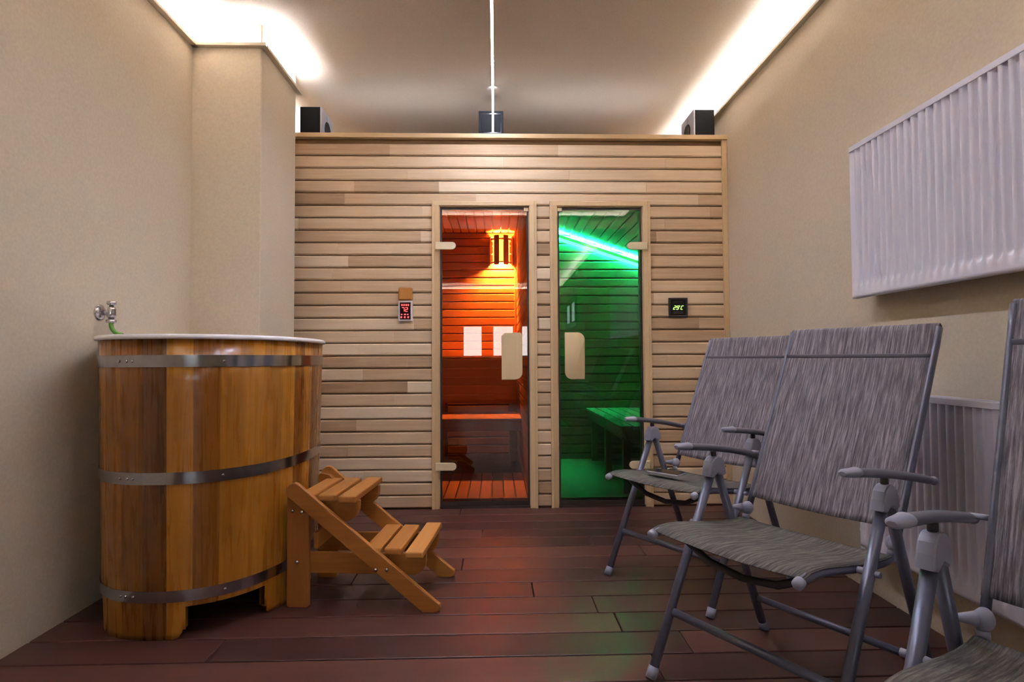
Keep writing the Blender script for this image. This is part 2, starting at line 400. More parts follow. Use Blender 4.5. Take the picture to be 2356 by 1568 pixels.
# doors
def door(n, x0, x1, hinge, pane, label):
    root = sempty('door_%d' % n, ((x0+x1)/2, D, 0), label, 'door')
    h = (x1-x0)/2
    f = MB(); w = .045
    for sx in (-1, 1):
        a, b = sorted((sx*h, sx*(h+w)))
        f.cbox((a, -.016, 0), (b, .0, ZD+.027), .003, tone=.5+.3*sx)
        a, b = sorted((sx*h, sx*(h-.003+.02)))
        f.box((min(sx*(h-.004), sx*(h+.004)), -.004, 0), (max(sx*(h-.004), sx*(h+.004)), .11, ZD+.004), tone=.3)
    f.cbox((-h-w, -.0165, ZD), (h+w, .0, ZD+.028), .003, tone=.6)
    f.box((-h, -.004, ZD-.004), (h, .11, ZD+.004), tone=.4)
    # outer casing bead
    for sx in (-1, 1):
        a, b = sorted((sx*(h+w), sx*(h+w-.016)))
        f.cbox((a, -.021, 0), (b, -.012, ZD+.03), .002, tone=.45)
    f.build('door_frame', M['casing'], root)
    MB().box((-h, -.004, .0), (h, .10, .012)).build('threshold', M['brown'], root)
    MB().box((-h+.004, .012, .016), (h-.004, .020, ZD-.008)).build('glass_pane', M[pane], root)
    sl = MB(); e = h-.0005
    sl.box((-e, .0095, .013), (-e+.015, .0225, ZD-.005)); sl.box((e-.015, .0095, .013), (e, .0225, ZD-.005))
    sl.box((-e+.015, .0095, .013), (e-.015, .0225, .040)); sl.box((-e+.015, .0095, ZD-.018), (e-.015, .0225, ZD-.005))
    sl.build('door_seal', M['brown'], root)
    # magnet catch in the upper corner
    sx = -hinge
    MB().cbox((sx*(h-.02)-.014, .0, ZD-.03), (sx*(h-.02)+.014, .011, ZD-.008), .002).build('catch', M['pale'], root)
    # handle: flat wooden plate, one rounded side
    hx = {1: (.046-.012, .175-.012), 2: (.424+.004, .547+.004)}[n]
    cx = root.location.x
    a, b = hx[0]-cx, hx[1]-cx
    zb, zt, rr = .793, 1.084, .045
    outer = 1 if n == 1 else -1
    pts = []
    # side that is rounded is the one towards the door's free edge for door 1, towards free side top-right for door 2
    def arc(cx_, cz_, a0, a1, k=8): return [(cx_+rr*cos(radians(a0+(a1-a0)*i/k)), cz_+rr*sin(radians(a0+(a1-a0)*i/k))) for i in range(k+1)]
    if n == 1:
        pts = [(a, zb)] + arc(b-rr, zb+rr, -90, 0) + arc(b-rr, zt-.03, 0, 90) + arc(a+rr, zt-rr, 90, 180)
        pts = [(a, zb)] + arc(b-rr, zb+rr, -90, 0) + [(b, zt-.012), (b-.012, zt)] + [(a+.02, zt), (a, zt-.02)]
    else:
        pts = [(b, zb), (b, zt-rr)] + arc(b-rr, zt-rr, 0, 90) + [(a, zt)] + [(a, zb+rr)] + arc(a+rr, zb+rr, 180, 270)
    hd = MB(); hd.prism(pts, 'y', -.030, -.012, c=.003)
    for zz in (zb+.06, zt-.06): hd.lathe([(.009,0),(.009,.026)], ((a+b)/2, -.013, zz), (0,1,0), 14)
    hd.build('door_handle', M['handle'], root)
    for zc in (.262, 1.625):
        q = MB(); x_a = hinge*(h+.022); x_b = hinge*(h-.106); rr2 = .0235
        e = x_b + hinge*rr2
        pts = [(x_a, zc-rr2), (x_a, zc+rr2)] if hinge > 0 else [(x_a, zc+rr2), (x_a, zc-rr2)]
        ar = [(e - hinge*rr2*cos(radians(t_)), zc + rr2*sin(radians(t_))) for t_ in ([90-180*i/10 for i in range(11)])]
        pts = [(x_a, zc-rr2), (x_a, zc+rr2)] + ar
        q.prism(pts, 'y', -.034, -.0168, c=.003)
        q.lathe([(.012,0),(.012,.028)], (hinge*(h-.06), -.017, zc), (0,1,0), 14)
        q.build('hinge', M['pale'], root)
    return root
door(1, OP[0][0], OP[0][1], -1, 'glassO', 'glass door glowing orange with a wooden handle plate on its right')
door(2, OP[1][0], OP[1][1], 1, 'glassG', 'glass door glowing green with a wooden handle plate on its left')

# ----------------------------------------------------------------------------- orange cabin
Y0 = D+.076
OX0, OX1, OYB, OZC = XL+.02, .206, 5.66, 2.175
def zrows(a, b): return [(a+PITCH*k, min(b, a+PITCH*(k+1))) for k in range(int(math.ceil((b-a)/PITCH-1e-6)))]
mb = MB(); boards(mb, OX0, OX1, zrows(0, OZC), OYB); mb.box((OX0-.02, OYB+.019, -.09), (OX1+.05, OYB+.03, OZC+.03), tone=0); struct(mb.build('wall_orange_back', M['inner']))
mb = MB()
for z0, z1 in zrows(0, OZC):
    mb.prism([(OX1+.02, z0+.003), (OX1+.006, z0+.003), (OX1, z0+.010), (OX1, z1-.010), (OX1+.006, z1-.003), (OX1+.02, z1-.003)], 'y', Y0, OYB-.001, tone=rnd.random())
mb.box((OX1+.021, Y0, -.09), (OX1+.05, OYB, OZC+.03), tone=0)
struct(mb.build('wall_orange_right', M['innery']))
struct(MB().box((OX0-.015, Y0, -.09), (OX0, OYB, OZC+.03)).build('wall_orange_left', M['innery']))
mb = MB(); x = OX1
while x > OX0:
    mb.prism([(x-.003, OZC+.02), (x-.003, OZC+.006), (x-.010, OZC), (x-PITCH+.010, OZC), (x-PITCH+.003, OZC+.006), (x-PITCH+.003, OZC+.02)], 'y', Y0, OYB, tone=rnd.random()); x -= PITCH
mb.box((OX0-.015, Y0, OZC+.021), (OX1+.05, OYB+.03, OZC+.03), tone=0)
struct(mb.build('ceiling_orange', M['innery']))
struct(MB().box((OX0, D+.021, -.08), (OX1+.021, OYB+.019, -.005)).build('floor_orange', M['brown']))
struct(MB().cbox((OX1-.022, OYB-.022, .02), (OX1-.001, OYB-.001, OZC-.001), .004).build('trim_20', M['innery']))
# duckboard
mb = MB(); x = OX1-.006
while x-.07 > -1.0:
    mb.cbox((x-.0705, 3.72, .008), (x, 4.54, .028), .003, tone=rnd.random()); x -= .0784
mb.box((-1.0, 3.80, -.005), (OX1-.006, 3.84, .0079)); mb.box((-1.0, 4.45, -.005), (OX1-.006, 4.49, .0079))
tag(mb.build('duckboard', M['innery']), 'slatted wooden floor grid lying inside the orange glass door', 'floor grid')
def bench(name, label, x0, x1, y0, y1, zt, legs, mat, along='x', apron=.5):
    t = thing(name, label, 'bench', ((x0+x1)/2, y0, 0))
    hx = (x1-x0)/2; s = MB(); n = max(3, int(round((y1-y0)/.095)))
    w = (y1-y0)/n
    sl = MB()
    for i in range(n): sl.cbox((-hx, i*w+.004, zt-.024), (hx, (i+1)*w-.004, zt), .003, tone=rnd.random())
    sl.build('seat_slats', mat, t)
    fr = MB()
    k = 0; zz = zt-.026
    for k in range(int(apron/PITCH)):
        fr.cbox((-hx, .012, zz-PITCH+.004), (hx, .030, zz), .003, tone=rnd.random()); zz -= PITCH
    fr.build('front_boards', mat, t)
    for xx in legs:
        MB().cbox((xx-.03-(x0+x1)/2, .034, 0), (xx+.03-(x0+x1)/2, .08, zt-.025), .003).build('leg', mat, t)
        MB().cbox((xx-.03-(x0+x1)/2, y1-y0-.06, 0), (xx+.03-(x0+x1)/2, y1-y0-.012, zt-.025), .003).build('leg', mat, t)
bench('sauna_bench', 'lower sauna bench behind the orange glass, its seat edge catching the light', OX0+.01, OX1-.004, 4.55, 5.145, .45, (-1.25,), M['inner'], apron=.12)
bench('sauna_bench', 'upper sauna bench behind the orange glass, dark front board at handle height', OX0+.01, OX1-.026, 5.16, 5.635, .942, (-1.2,-.5,.15), M['inner'], apron=.42)
# sconce: half round of wooden staves round a lamp
t = thing('wall_lamp', 'glowing half-round lamp with wooden slats high in the orange cabin corner', 'lamp', (.055, OYB-.001, 1.985))
R_ = .118
for a, w in ((-80, 8), (-24, 13), (24, 13), (80, 8)):
    m2 = MB(); aa = radians(a); w = radians(w)
    pts = [(R_*sin(aa-w), -R_*cos(aa-w)), (R_*sin(aa+w), -R_*cos(aa+w)), ((R_-.012)*sin(aa+w), -(R_-.012)*cos(aa+w)), ((R_-.012)*sin(aa-w), -(R_-.012)*cos(aa-w))]
    m2.prism(pts, 'z', -.145, .145, c=.002); m2.build('slat', M['inner'], t)
for zz in (-.118, .112):
    m2 = MB(); n = 24
    o = [( (R_-.0125)*sin(radians(-90+180*i/n)), -(R_-.0125)*cos(radians(-90+180*i/n))) for i in range(n+1)]
    i_ = [( (R_-.026)*sin(radians(90-180*i/n)), -(R_-.026)*cos(radians(90-180*i/n))) for i in range(n+1)]
    m2.prism(o+i_, 'z', zz-.006, zz+.006); m2.build('ring', M['inner'], t)
MB().cbox((-.05, -.014, -.06), (.05, 0, .06), .003).build('back_plate', M['pale'], t)
m2 = MB(); n = 28; o_ = [(.083*sin(radians(-90+180*i/n)), -.083*cos(radians(-90+180*i/n))) for i in range(n+1)]; i_ = [(.079*sin(radians(90-180*i/n)), -.079*cos(radians(90-180*i/n))) for i in range(n+1)]
m2.prism(o_+i_, 'z', -.116, .088); m2.build('frosted_shade', M['shade'], t)
MB().ball((0, -.040, -.036), .028, (1,.9,2.2), 18).build('bulb', M['lamp'], t)

# ----------------------------------------------------------------------------- green cabin
GX0, GX1, GYB = .372, 1.452, 5.15
sl_ = .33
gz = lambda x: 2.137 - sl_*(x-.36)
mb = MB()
for z0, z1 in zrows(0, 2.16):
    if z0 < 1.75: boards(mb, GX0, GX1, [(z0, z1)], GYB)
    else:
        xe = min(GX1, .36+(2.15-z1)/sl_)
        if xe > GX0+.02: boards(mb, GX0, xe+.1 if xe < GX1-.1 else GX1, [(z0, z1)], GYB)
mb.box((GX0-.02, GYB+.019, -.09), (GX1+.02, GYB+.03, 2.28), tone=0)
struct(mb.build('wall_green_back', M['inner']))
struct(MB().box((GX0-.02, Y0, -.09), (GX0, GYB+.03, 2.28)).build('wall_green_left', M['innery']))
struct(MB().box((GX1, Y0, -.09), (GX1+.02, GYB+.03, 2.28)).build('wall_green_right', M['innery']))
# sloping board ceiling
mb = MB(); ang = math.atan(sl_); L_ = (GX1-GX0)/cos(ang); k = 0
ca, sa = cos(ang), sin(ang)
def gp(s, h): return (GX0 + s*ca + h*sa, gz(GX0) - s*sa + h*ca)
while k*PITCH < L_:
    s0 = k*PITCH; s1 = min(L_, s0+PITCH)
    mb.prism([gp(s0+.003,.02), gp(s0+.003,.006), gp(s0+.010,0), gp(s1-.010,0), gp(s1-.003,.006), gp(s1-.003,.02)], 'y', Y0, GYB-.002, tone=rnd.random()); k += 1
mb.prism([gp(-.02,.021), gp(L_+.02,.021), gp(L_+.02,.03), gp(-.02,.03)], 'y', Y0, GYB-.001, tone=0)
struct(mb.build('ceiling_green', M['innery']))
struct(MB().box((GX0, D+.021, -.08), (GX1, GYB+.019, -.005)).build('floor_green', M['brown']))
mb = MB(); mb.box((GX0+.004, 3.72, .0), (GX1-.004, GYB-.004, .026), tone=.5)
tag(mb.build('floor_panel', M['innery']), 'plain floor panel inside the green glass door', 'floor panel')
# LED bar under the sloped ceiling
t = thing('led_strip_light', 'green LED bar along the sloping ceiling edge behind the green glass', 'light', (GX0, GYB, gz(GX0)))
t.rotation_euler = (0, ang, 0)
m2 = MB(); m2.box((.02, -.0259, -.055), (L_-.03, -.001, -.033)); m2.box((.02, -.030, -.086), (L_-.03, -.026, -.027))  # lip shaped to screen the added tapes and keep green light inside
m2.build('cove_rail', M['inner'], t)
MB().box((.03, -.022, -.0325), (L_-.04, -.006, -.030)).build('hidden_light_tape', M['ledg'], t)  # unseen upward tape, added to brighten the cabin ceiling
MB().box((.03, -.014, -.058), (L_-.04, -.005, -.0555)).build('hidden_light_tape', M['ledg2'], t)  # unseen downward tape, added to wash back wall, bench and floor
MB().box((.022, -.0325, -.083), (L_-.032, -.0305, -.054)).build('diffuser', M['ledd'], t)

# bench along the right side
t = thing('sauna_bench', 'low bench along the right wall behind the green glass door', 'bench', (.80, 3.72, 0))
m2 = MB()
for i in range(7): m2.cbox((.004+i*.0925, 0, .456), (.0885+i*.0925, 1.425, .48), .003, tone=rnd.random())
m2.build('seat_slats', M['innery'], t)
m2 = MB()
m2.cbox((.02, .02, .39), (.04, 1.42, .455), .003)
m2.cbox((.041, .02, .39), (.63, .04, .455), .003); m2.build('rail', M['innery'], t)
for yy in (.08, .70, 1.33): MB().cbox((.041, yy, 0), (.09, yy+.05, .389), .003).build('leg', M['innery'], t)
for yy in (.08, .70, 1.33): MB().cbox((.041, yy+.005, .10), (.60, yy+.045, .13), .003).build('crossbar', M['innery'], t)

# ----------------------------------------------------------------------------- panels on the sauna front
t = thing('sauna_control_panel', 'white control panel with a glowing red display left of the orange door', 'control panel', (-.560, D, 1.221))
MB().cbox((-.044, -.024, -.064), (.044, -.0005, .064), .004).build('case_frame', M['white'], t)
MB().cbox((-.033, -.0262, -.053), (.033, -.0238, .053), .001).build('screen', M['scrR'], t)
SEG = {'a': (0,1,1,1), 'b': (1,.5,1,1), 'c': (1,0,1,.5), 'd': (0,0,1,0), 'e': (0,0,0,.5), 'f': (0,.5,0,1), 'g': (0,.5,1,.5)}
DIG = {'0':'abcdef','1':'bc','2':'abged','3':'abgcd','4':'fgbc','5':'afgcd','6':'afgedc','7':'abc','8':'abcdefg','9':'abcdfg','C':'afed','o':'abgf'}
def seg(mb, ch, x, z, w, h, y, s=.003, slant=0.0):
    for k in DIG[ch]:
        x0, z0, x1, z1 = SEG[k]
        q = lambda xx, zz: (x + xx*w + slant*zz*h, z + zz*h)
        (ax, az), (bx, bz) = q(x0, z0), q(x1, z1)
        d = Vector((bx-ax, bz-az)).normalized(); n_ = Vector((-d.y, d.x))*s/2
        mb.prism([(ax+n_.x, az+n_.y), (bx+n_.x, bz+n_.y), (bx-n_.x, bz-n_.y), (ax-n_.x, az-n_.y)], 'y', y-.0008, y)
m2 = MB()
for i, ch in enumerate('72'): seg(m2, ch, -.020+i*.021, -.004, .014, .024, -.0265, .0042)
for i in range(4): m2.box((-.024+i*.013, -.0275, .030), (-.024+i*.013+.008, -.0265, .042))
for i in range(3): m2.box((-.026+i*.019, -.0275, -.026), (-.026+i*.019+(.012 if i == 1 else .008), -.0265, -.019))
for i in range(3): m2.box((-.028+i*.021, -.0275, -.045), (-.028+i*.021+.009, -.0265, -.034))
m2.build('display_symbols', M['red'], t)
tag(MB().cbox((-.602, D-.030, 1.289), (-.517, D-.0005, 1.366), .008).build('sensor_cover', M['cedar']), 'small amber wooden box fixed right above the white control panel', 'cover')
t = thing('thermostat', 'square black thermostat with green digits right of the green door', 'thermostat', (1.146, D, 1.239))
m2 = MB()
m2.cbox((-.060, -.016, -.062), (.060, -.0005, -.048), .004); m2.cbox((-.060, -.016, .048), (.060, -.0005, .062), .004)
m2.cbox((-.060, -.0155, -.05), (-.046, -.0005, .05), .004); m2.cbox((.046, -.0155, -.05), (.060, -.0005, .05), .004)
m2.build('frame', M['blackp'], t)
MB().cbox((-.0455, -.012, -.0475), (.0455, -.0006, .0475), .002).build('screen', M['scrB'], t)
for za, zb in ((.030,.042), (-.040,-.024)): MB().cbox((-.03, -.0136, za), (.03, -.0121, zb), .0006).build('button_strip', M['blackp'], t)
m2 = MB()
for i, ch in enumerate('29'): seg(m2, ch, -.032+i*.019, -.012, .012, .022, -.0122, .0042, .35)
seg(m2, 'o', .004, .002, .005, .009, -.0122, .0025, .35); seg(m2, 'C', .015, -.012, .012, .022, -.0122, .0042, .35)
m2.build('digits', M['grn'], t)

# speakers on top of the sauna front
def speaker(x, inward, label):
    t = thing('loudspeaker', label, 'speaker', (x, D+.005, ZS+.001), 0, None)
    hw = .062
    MB().cbox((-hw, 0, 0), (hw, .24, .172), .003).build('cabinet', M['black'], t)
    a, b = sorted((inward*hw+inward*.0005, inward*(hw+.012)))
    MB().cbox((a, -.002, 0), (b, .242, .173), .003).build('baffle', M['silver'], t)
    e = inward*(hw+.0125)
    MB().lathe([(.062,0),(.060,.004),(.05,.004),(.02,.0015),(.001,.003)], (e, .12, .058), (inward,0,0), 28).build('woofer', M['cone'], t)
    MB().lathe([(.022,0),(.020,.003),(.010,.003),(.001,.006)], (e, .12, .142), (inward,0,0), 20).build('tweeter', M['silver'], t)
speaker(1.340, -1, 'black loudspeaker standing on the sauna top by the right wall')
speaker(-1.160, 1, 'black loudspeaker on the sauna top half hidden by the pillar')
t = thing('loudspeaker', 'small glossy black box on the sauna top behind the hanging LED line', 'speaker', (-.026, D+.002, ZS+.001))
m2 = MB()
m2.cbox((-.078, 0, 0), (.078, .16, .152), .003); m2.build('cabinet', M['gloss'], t)
m2 = MB()
for a, b in (((-.076,-.003,.138),(.076,-.0005,.150)), ((-.076,-.003,.002),(.076,-.0005,.010)), ((-.076,-.003,.011),(-.066,-.0005,.137)), ((.066,-.003,.011),(.076,-.0005,.137))): m2.box(a, b)
m2.build('front_frame', M['black'], t)
MB().cbox((-.06,-.002,.016), (.06,-.0005,.130), .0006).build('front_grille', M['black'], t)

# ----------------------------------------------------------------------------- radiators
def radiator(z0, h, y1, length, label):
    t = thing('radiator', label, 'radiator', (XR, y1, z0))
    xf = -(XR-1.385)                        # front plane, local
    P_ = .0333; n = int(length/P_); res = 8
    ys = [0] + [-.02 - P_*(i/res) for i in range((n-1)*res+1)]; ys = ys + [-length]
    zs = [0, .012, .040, .052, .068, h-.035, h-.012]
    wz = [0, 0, 0, .6, 1, 1, 1]
    vs = []; fs = []
    for j, z in enumerate(zs):
        for i, yv in enumerate(ys):
            d = 0
            if 0 < i < len(ys)-1:
                c = .5-.5*cos(2*pi*((-yv-.02)/P_))
                d = .016*(1-min(1, max(0, (c-.10)/.6)))
            vs.append((xf + d*wz[j], yv, z))
    m_ = len(ys)
    for j in range(len(zs)-1):
        for i in range(m_-1): fs.append((j*m_+i, j*m_+i+1, (j+1)*m_+i+1, (j+1)*m_+i))
    # returns at the bottom edge
    o = len(vs)
    for yv in ys: vs.append((xf+.02, yv, 0))
    for i in range(m_-1): fs.append((o+i, o+i+1, i+1, i))
    MB().add(vs, fs, True).build('front_panel', M['rad'], t)
    MB().box((xf+.055, -length, .02), (xf+.062, 0, h-.02)).build('back_panel', M['rad'], t)
    g = MB()
    g.cbox((xf-.002, -length, h-.020), (xf+.003, .001, h), .0015)      # front lip
    g.box((xf+.0595, -length, h-.012), (xf+.066, .0, h))
    k = 0; yv = 0
    while yv > -length+.02:
        g.box((xf+.003, yv-.012, h-.006), (xf+.06, yv, h-.001)); yv -= .022
    g.build('top_grille', M['rad'], t)
    for yv in (0, -length): MB().cbox((xf+.002, yv-.001, .012), (xf+.066, yv+.003, h-.004), .001).build('side_cover', M['rad'], t)
    for yv in (-.25, -length+.25): MB().box((xf+.064, yv-.02, .06), (-.0005, yv+.02, h-.06)).build('wall_mount', M['rad'], t)
    fn = MB()
    yv = -.03
    while yv > -length+.03:
        fn.box((xf+.022, yv-.001, .06), (xf+.054, yv+.001, h-.05)); yv -= .0333
    fn.build('convector_fins', M['rad'], t)
    return t
radiator(1.148, .592, 2.185, 1.93, 'white ribbed radiator hung high on the right wall')
ra = radiator(.205, .588, 2.17, 1.93, 'white ribbed radiator low on the right wall behind the folding chairs')
m2 = MB(); m2.tube([(-.06, .003, .05), (-.06, .035, .05)], .009); m2.tube([(-.06, .03, .05), (-.06, .03, -.03), (-.06,.03,-.203)], .008); m2.build('pipe', M['rad'], ra)

# ----------------------------------------------------------------------------- plunge tub
TX, TY, TA, TB, EX = -1.130, 2.424, .498, .362, 2.3
t = thing('plunge_tub', 'oval wooden plunge tub with steel hoops and white rim against the left wall', 'tub', (TX, TY, 0))
def sgn(v): return -1 if v < 0 else 1
def ov(a, z, off=0.0):
    k = 1 - .055*(.93-z)
    c, s = cos(a), sin(a)
    return ((TB*k+off)*sgn(c)*abs(c)**(2/EX), (TA*k+off)*sgn(s)*abs(s)**(2/EX), z)
NS = 34; SUB = 8
N_ = NS*SUB
r3 = random.Random(3)
# even spacing by arc length
raw = [2*pi*i/4000 for i in range(4001)]; acc = [0]
for i in range(4000): acc.append(acc[-1] + (Vector(ov(raw[i+1], .93))-Vector(ov(raw[i], .93))).length)
AN = []; j = 0
for i in range(N_):
    tgt = acc[-1]*i/N_
    while acc[j+1] < tgt: j += 1
    AN.append(raw[j] + (raw[j+1]-raw[j])*(tgt-acc[j])/(acc[j+1]-acc[j]))
feet = [(234, 282), (325, 373), (55, 102), (145, 193)]
def zbot(a):
    d = math.degrees(a) % 360
    best = .105
    for f0, f1 in feet:
        for o in (0, 360):
            dd = d+o
            if f0 <= dd <= f1:
                e = min(dd-f0, f1-dd)
                rr = 4.5
                best = 0 if e >= rr else .030*(1-math.sqrt(max(0, 1-((rr-e)/rr)**2)))
    return best
vs = []; fs = []; tn = []
ZT = .992
tones = [r3.random() for _ in range(NS)]
ZR = [0, .02, .06, .107, .3, .6, .85, ZT]
for i in range(N_):
    st = i//SUB; a0 = AN[i]; a1 = AN[(i+1) % N_] if i < N_-1 else AN[0]+2*pi
    g0 = -.0015 if i % SUB == 0 else 0; g1 = -.0015 if i % SUB == SUB-1 else 0
    zb0, zb1 = zbot(a0), zbot(a1)
    if abs(zb0-zb1) > .05: zb0 = zb1 = max(zb0, zb1) if (zb0 > .1 and zb1 > .1) else (.03 if min(zb0, zb1) <= .03 else max(zb0, zb1))
    o = len(vs); m_ = len(ZR)
    for a, zb, g in ((a0, zb0, g0), (a1, zb1, g1)):
        for z in ZR: vs.append(ov(a, max(z, zb), g))
        for z in (ZT, .0): vs.append(ov(a, max(z, zb), -.032))
    w = m_+2
    for k in range(m_+1): 
        fs.append((o+k, o+w+k, o+w+k+1, o+k+1)); tn.append(tones[st])
    fs.append((o+m_+1, o+w+m_+1, o+w, o)); tn.append(tones[st]*.8)
m2 = MB(); m2.add(vs, fs, True); m2.t = tn
# tub bottom board
nb_ = len(m2.v)
barrel = m2
def buildraw(m, name, mat, parent):
    me = bpy.data.meshes.new(name); me.from_pydata(m.v, [], m.f); me.update()
    at = me.attributes.new('tone', 'FLOAT', 'FACE'); at.data.foreach_set('value', m.t)
    me.polygons.foreach_set('use_smooth', [True]*len(m.f)); me.materials.append(mat)
    o = bpy.data.objects.new(name, me); COL.objects.link(o); o.parent = parent; return o
bo = buildraw(barrel, 'barrel', M['tub'], t)
bm = bmesh.new(); bm.from_mesh(bo.data); bmesh.ops.remove_doubles(bm, verts=bm.verts[:], dist=2e-5); bmesh.ops.dissolve_degenerate(bm, edges=bm.edges[:], dist=1e-6); bm.to_mesh(bo.data); bm.free()
for e in bo.data.edges: pass
bo.data.polygons.foreach_set('use_smooth', [True]*len(bo.data.polygons))
m2 = MB(); m2.add([ov(a, .125, -.033) for a in AN]+[ov(a, .150, -.033) for a in AN], [tuple(range(N_))[::-1], tuple(range(N_, 2*N_))]+[(i, (i+1)%N_, N_+(i+1)%N_, N_+i) for i in range(N_)]); m2.build('bottom_board', M['tub'], t)
# liner with rolled rim
prof = [(.155, -.06), (.20, -.042), (.5, -.036), (.95, -.036), (1.000, -.034), (1.006, -.026), (1.009, -.012), (1.009, .004), (1.006, .010), (.998, .012), (.9925, .010), (.9925, -.030)]
vs = []; fs = []; n = N_
for z, off in prof: vs += [ov(a, z, off) for a in AN]
for k in range(len(prof)-1):
    for i in range(n): fs.append((k*n+i, k*n+(i+1)%n, (k+1)*n+(i+1)%n, (k+1)*n+i))
fs.append(tuple(range(n)))
fixnormals(MB().add(vs, fs, True).build('liner', M['acryl'], t))
# hoops
for hz, hh in ((.919, .020), (.531, .020), (.142, .019)):
    vs = []; fs = []
    pf = [(hz-hh, .0006), (hz-hh, .0028), (hz+hh, .0028), (hz+hh, .0006)]
    for z, off in pf: vs += [ov(a, z, off) for a in AN]
    for k in range(4):
        k2 = (k+1) % 4
        for i in range(n): fs.append((k*n+i, k*n+(i+1)%n, k2*n+(i+1)%n, k2*n+i))
    hp = fixnormals(MB().add(vs, fs, [True]*0+[True]*len(fs)).build('hoop', M['steel'], t))
    bev = hp.modifiers.new('edge', 'EDGE_SPLIT'); bev.split_angle = radians(40)
    def rivet(x_target):
        best = min((a for a in AN if ov(a, hz)[1] < 0), key=lambda a: abs(ov(a, hz)[0]-x_target))
        p = Vector(ov(best, hz, .0028)); q = Vector(ov(best+.01, hz, .0028)); tg = (q-p).normalized(); nr = Vector((tg.y, -tg.x, 0))
        MB().lathe([(.0055,0),(.005,.002),(.003,.0035),(.0005,.004)], p, nr, 12).build('rivet', M['chrome'], hp)
    for xt in (-.118, -.094, -.070, .20): rivet(xt)

# tap on the left wall with a green hose end
t = thing('water_tap', 'chrome wall tap with a short green hose above the tub', 'tap', (XL, 2.262, 1.108))
MB().lathe([(.032,.0005),(.031,.005),(.022,.012),(.013,.015)], (0,0,0), (1,0,0), 28).build('escutcheon', M['chrome'], t)
m2 = MB(); m2.tube([(.014,0,0),(.046,0,0)], .010); m2.lathe([(.014,-.020),(.016,-.012),(.016,.012),(.013,.022)], (.046,0,0), (0,0,1), 20); m2.build('body', M['chrome'], t)
m2 = MB(); m2.lathe([(.008,.022),(.008,.028),(.016,.031),(.018,.040),(.013,.044)], (.046,0,0), (0,0,1), 10); m2.build('knob', M['chrome'], t)
m2 = MB(); m2.lathe([(.011,-.020),(.011,-.027),(.018,-.029),(.018,-.040),(.012,-.042)], (.046,0,0), (0,0,1), 8); m2.build('spout_nut', M['chrome'], t)
m2 = MB(); m2.tube([(.046,0,-.040),(.046,0,-.052),(.050,0,-.064),(.060,0,-.076),(.074,0,-.084),(.090,0,-.088)], .008); m2.build('hose', M['hose'], t)

# ----------------------------------------------------------------------------- step stool
t = thing('step_stool', 'two-step wooden stool with slatted treads beside the tub', 'step stool', (-.787, 2.168, 0), radians(-4.8))
W_ = .36
def rot_rect(p0, p1, w, round0=True, cut1=True):
    pass
for side, (ya, yb) in enumerate(((0, .021), (W_-.021, W_))):
    # diagonal stringer profile (x, z): rounded top end, foot cut level with the floor
    x0, z0 = .030, .437; x1, z1 = .52, .038
    d = Vector((x1-x0, z1-z0)).normalized(); n_ = Vector((-d.y, d.x)); hw = .031
    pts = []
    for i in range(7):
        a = pi/2 + pi*i/6
        pts.append(tuple(Vector((x0, z0)) + d*cos(a)*hw*.75 + n_*sin(a)*hw))
    # lower edge reaches the floor, flat foot, rounded toe
    pe = Vector((x0, z0)) - n_*hw; s = pe.y/(-d.y); pts.append((pe.x + d.x*s, 0.0))
    pts += [(.565, 0.0), (.578, .006), (.583, .018), (.580, .030)]
    pu = Vector((x0, z0)) + n_*hw
    s = (pu.y-.046)/(-d.y); pts.append((pu.x + d.x*s, .046))
    MB().prism(pts, 'y', ya, yb, c=.0035, tone=.55+.2*side).build('stringer', M['stool'], t)
    la, lb = (.0215, .0425) if side == 0 else (W_-.0425, W_-.0215)
    MB().prism([(0,.006),(.008,0),(.076,0),(.084,.006),(.084,.40),(.05,.432),(.012,.44),(0,.43)], 'y', la, lb, c=.003, tone=.4).build('leg', M['stoolv'], t)
    # lower rail with rounded nose, upper bracket with rounded nose (inside of leg)
    ra_, rb_ = (.0430, .062) if side == 0 else (W_-.062, W_-.0430)
    nose = [(.512 - .0 , .196)] 
    rl = [(.004, .120), (.470, .120)] + [(.470+.052*sin(radians(a)), .170-.052*cos(radians(a))) for a in (15,30,45,60,75,90)] + [(.522, .1975), (.004, .1975)]
    MB().prism(rl, 'y', ra_, rb_, c=.003, tone=.6).build('side_rail', M['stool'], t)
    ub = [(.004, .315), (.215, .315)] + [(.215+.055*sin(radians(a)), .370-.055*cos(radians(a))) for a in (15,30,45,60,75,90)] + [(.270, .3925), (.004, .3925)]
    MB().prism(ub, 'y', ra_, rb_, c=.003, tone=.5).build('tread_bracket', M['stool'], t)
    ys = 0 if side == 0 else W_
    nv = (0,-1,0) if side == 0 else (0,1,0)
    for (bx, bz) in ((.066, .358), (.345, .152), (.386, .152)):
        MB().lathe([(.0075,0),(.007,.003),(.004,.0055),(.0005,.006)], (bx, ys, bz), nv, 14).build('bolt', M['chrome'], t)
    yl = .0215 if side == 0 else W_-.0215
    for (bx, bz) in ((.022, .357), (.040, .168)):
        yy = yl
        if bx == .022: yy = yl
        MB().lathe([(.0075,0),(.007,.003),(.004,.0055),(.0005,.006)], (bx, yy, bz), nv, 14).build('bolt', M['chrome'], t)
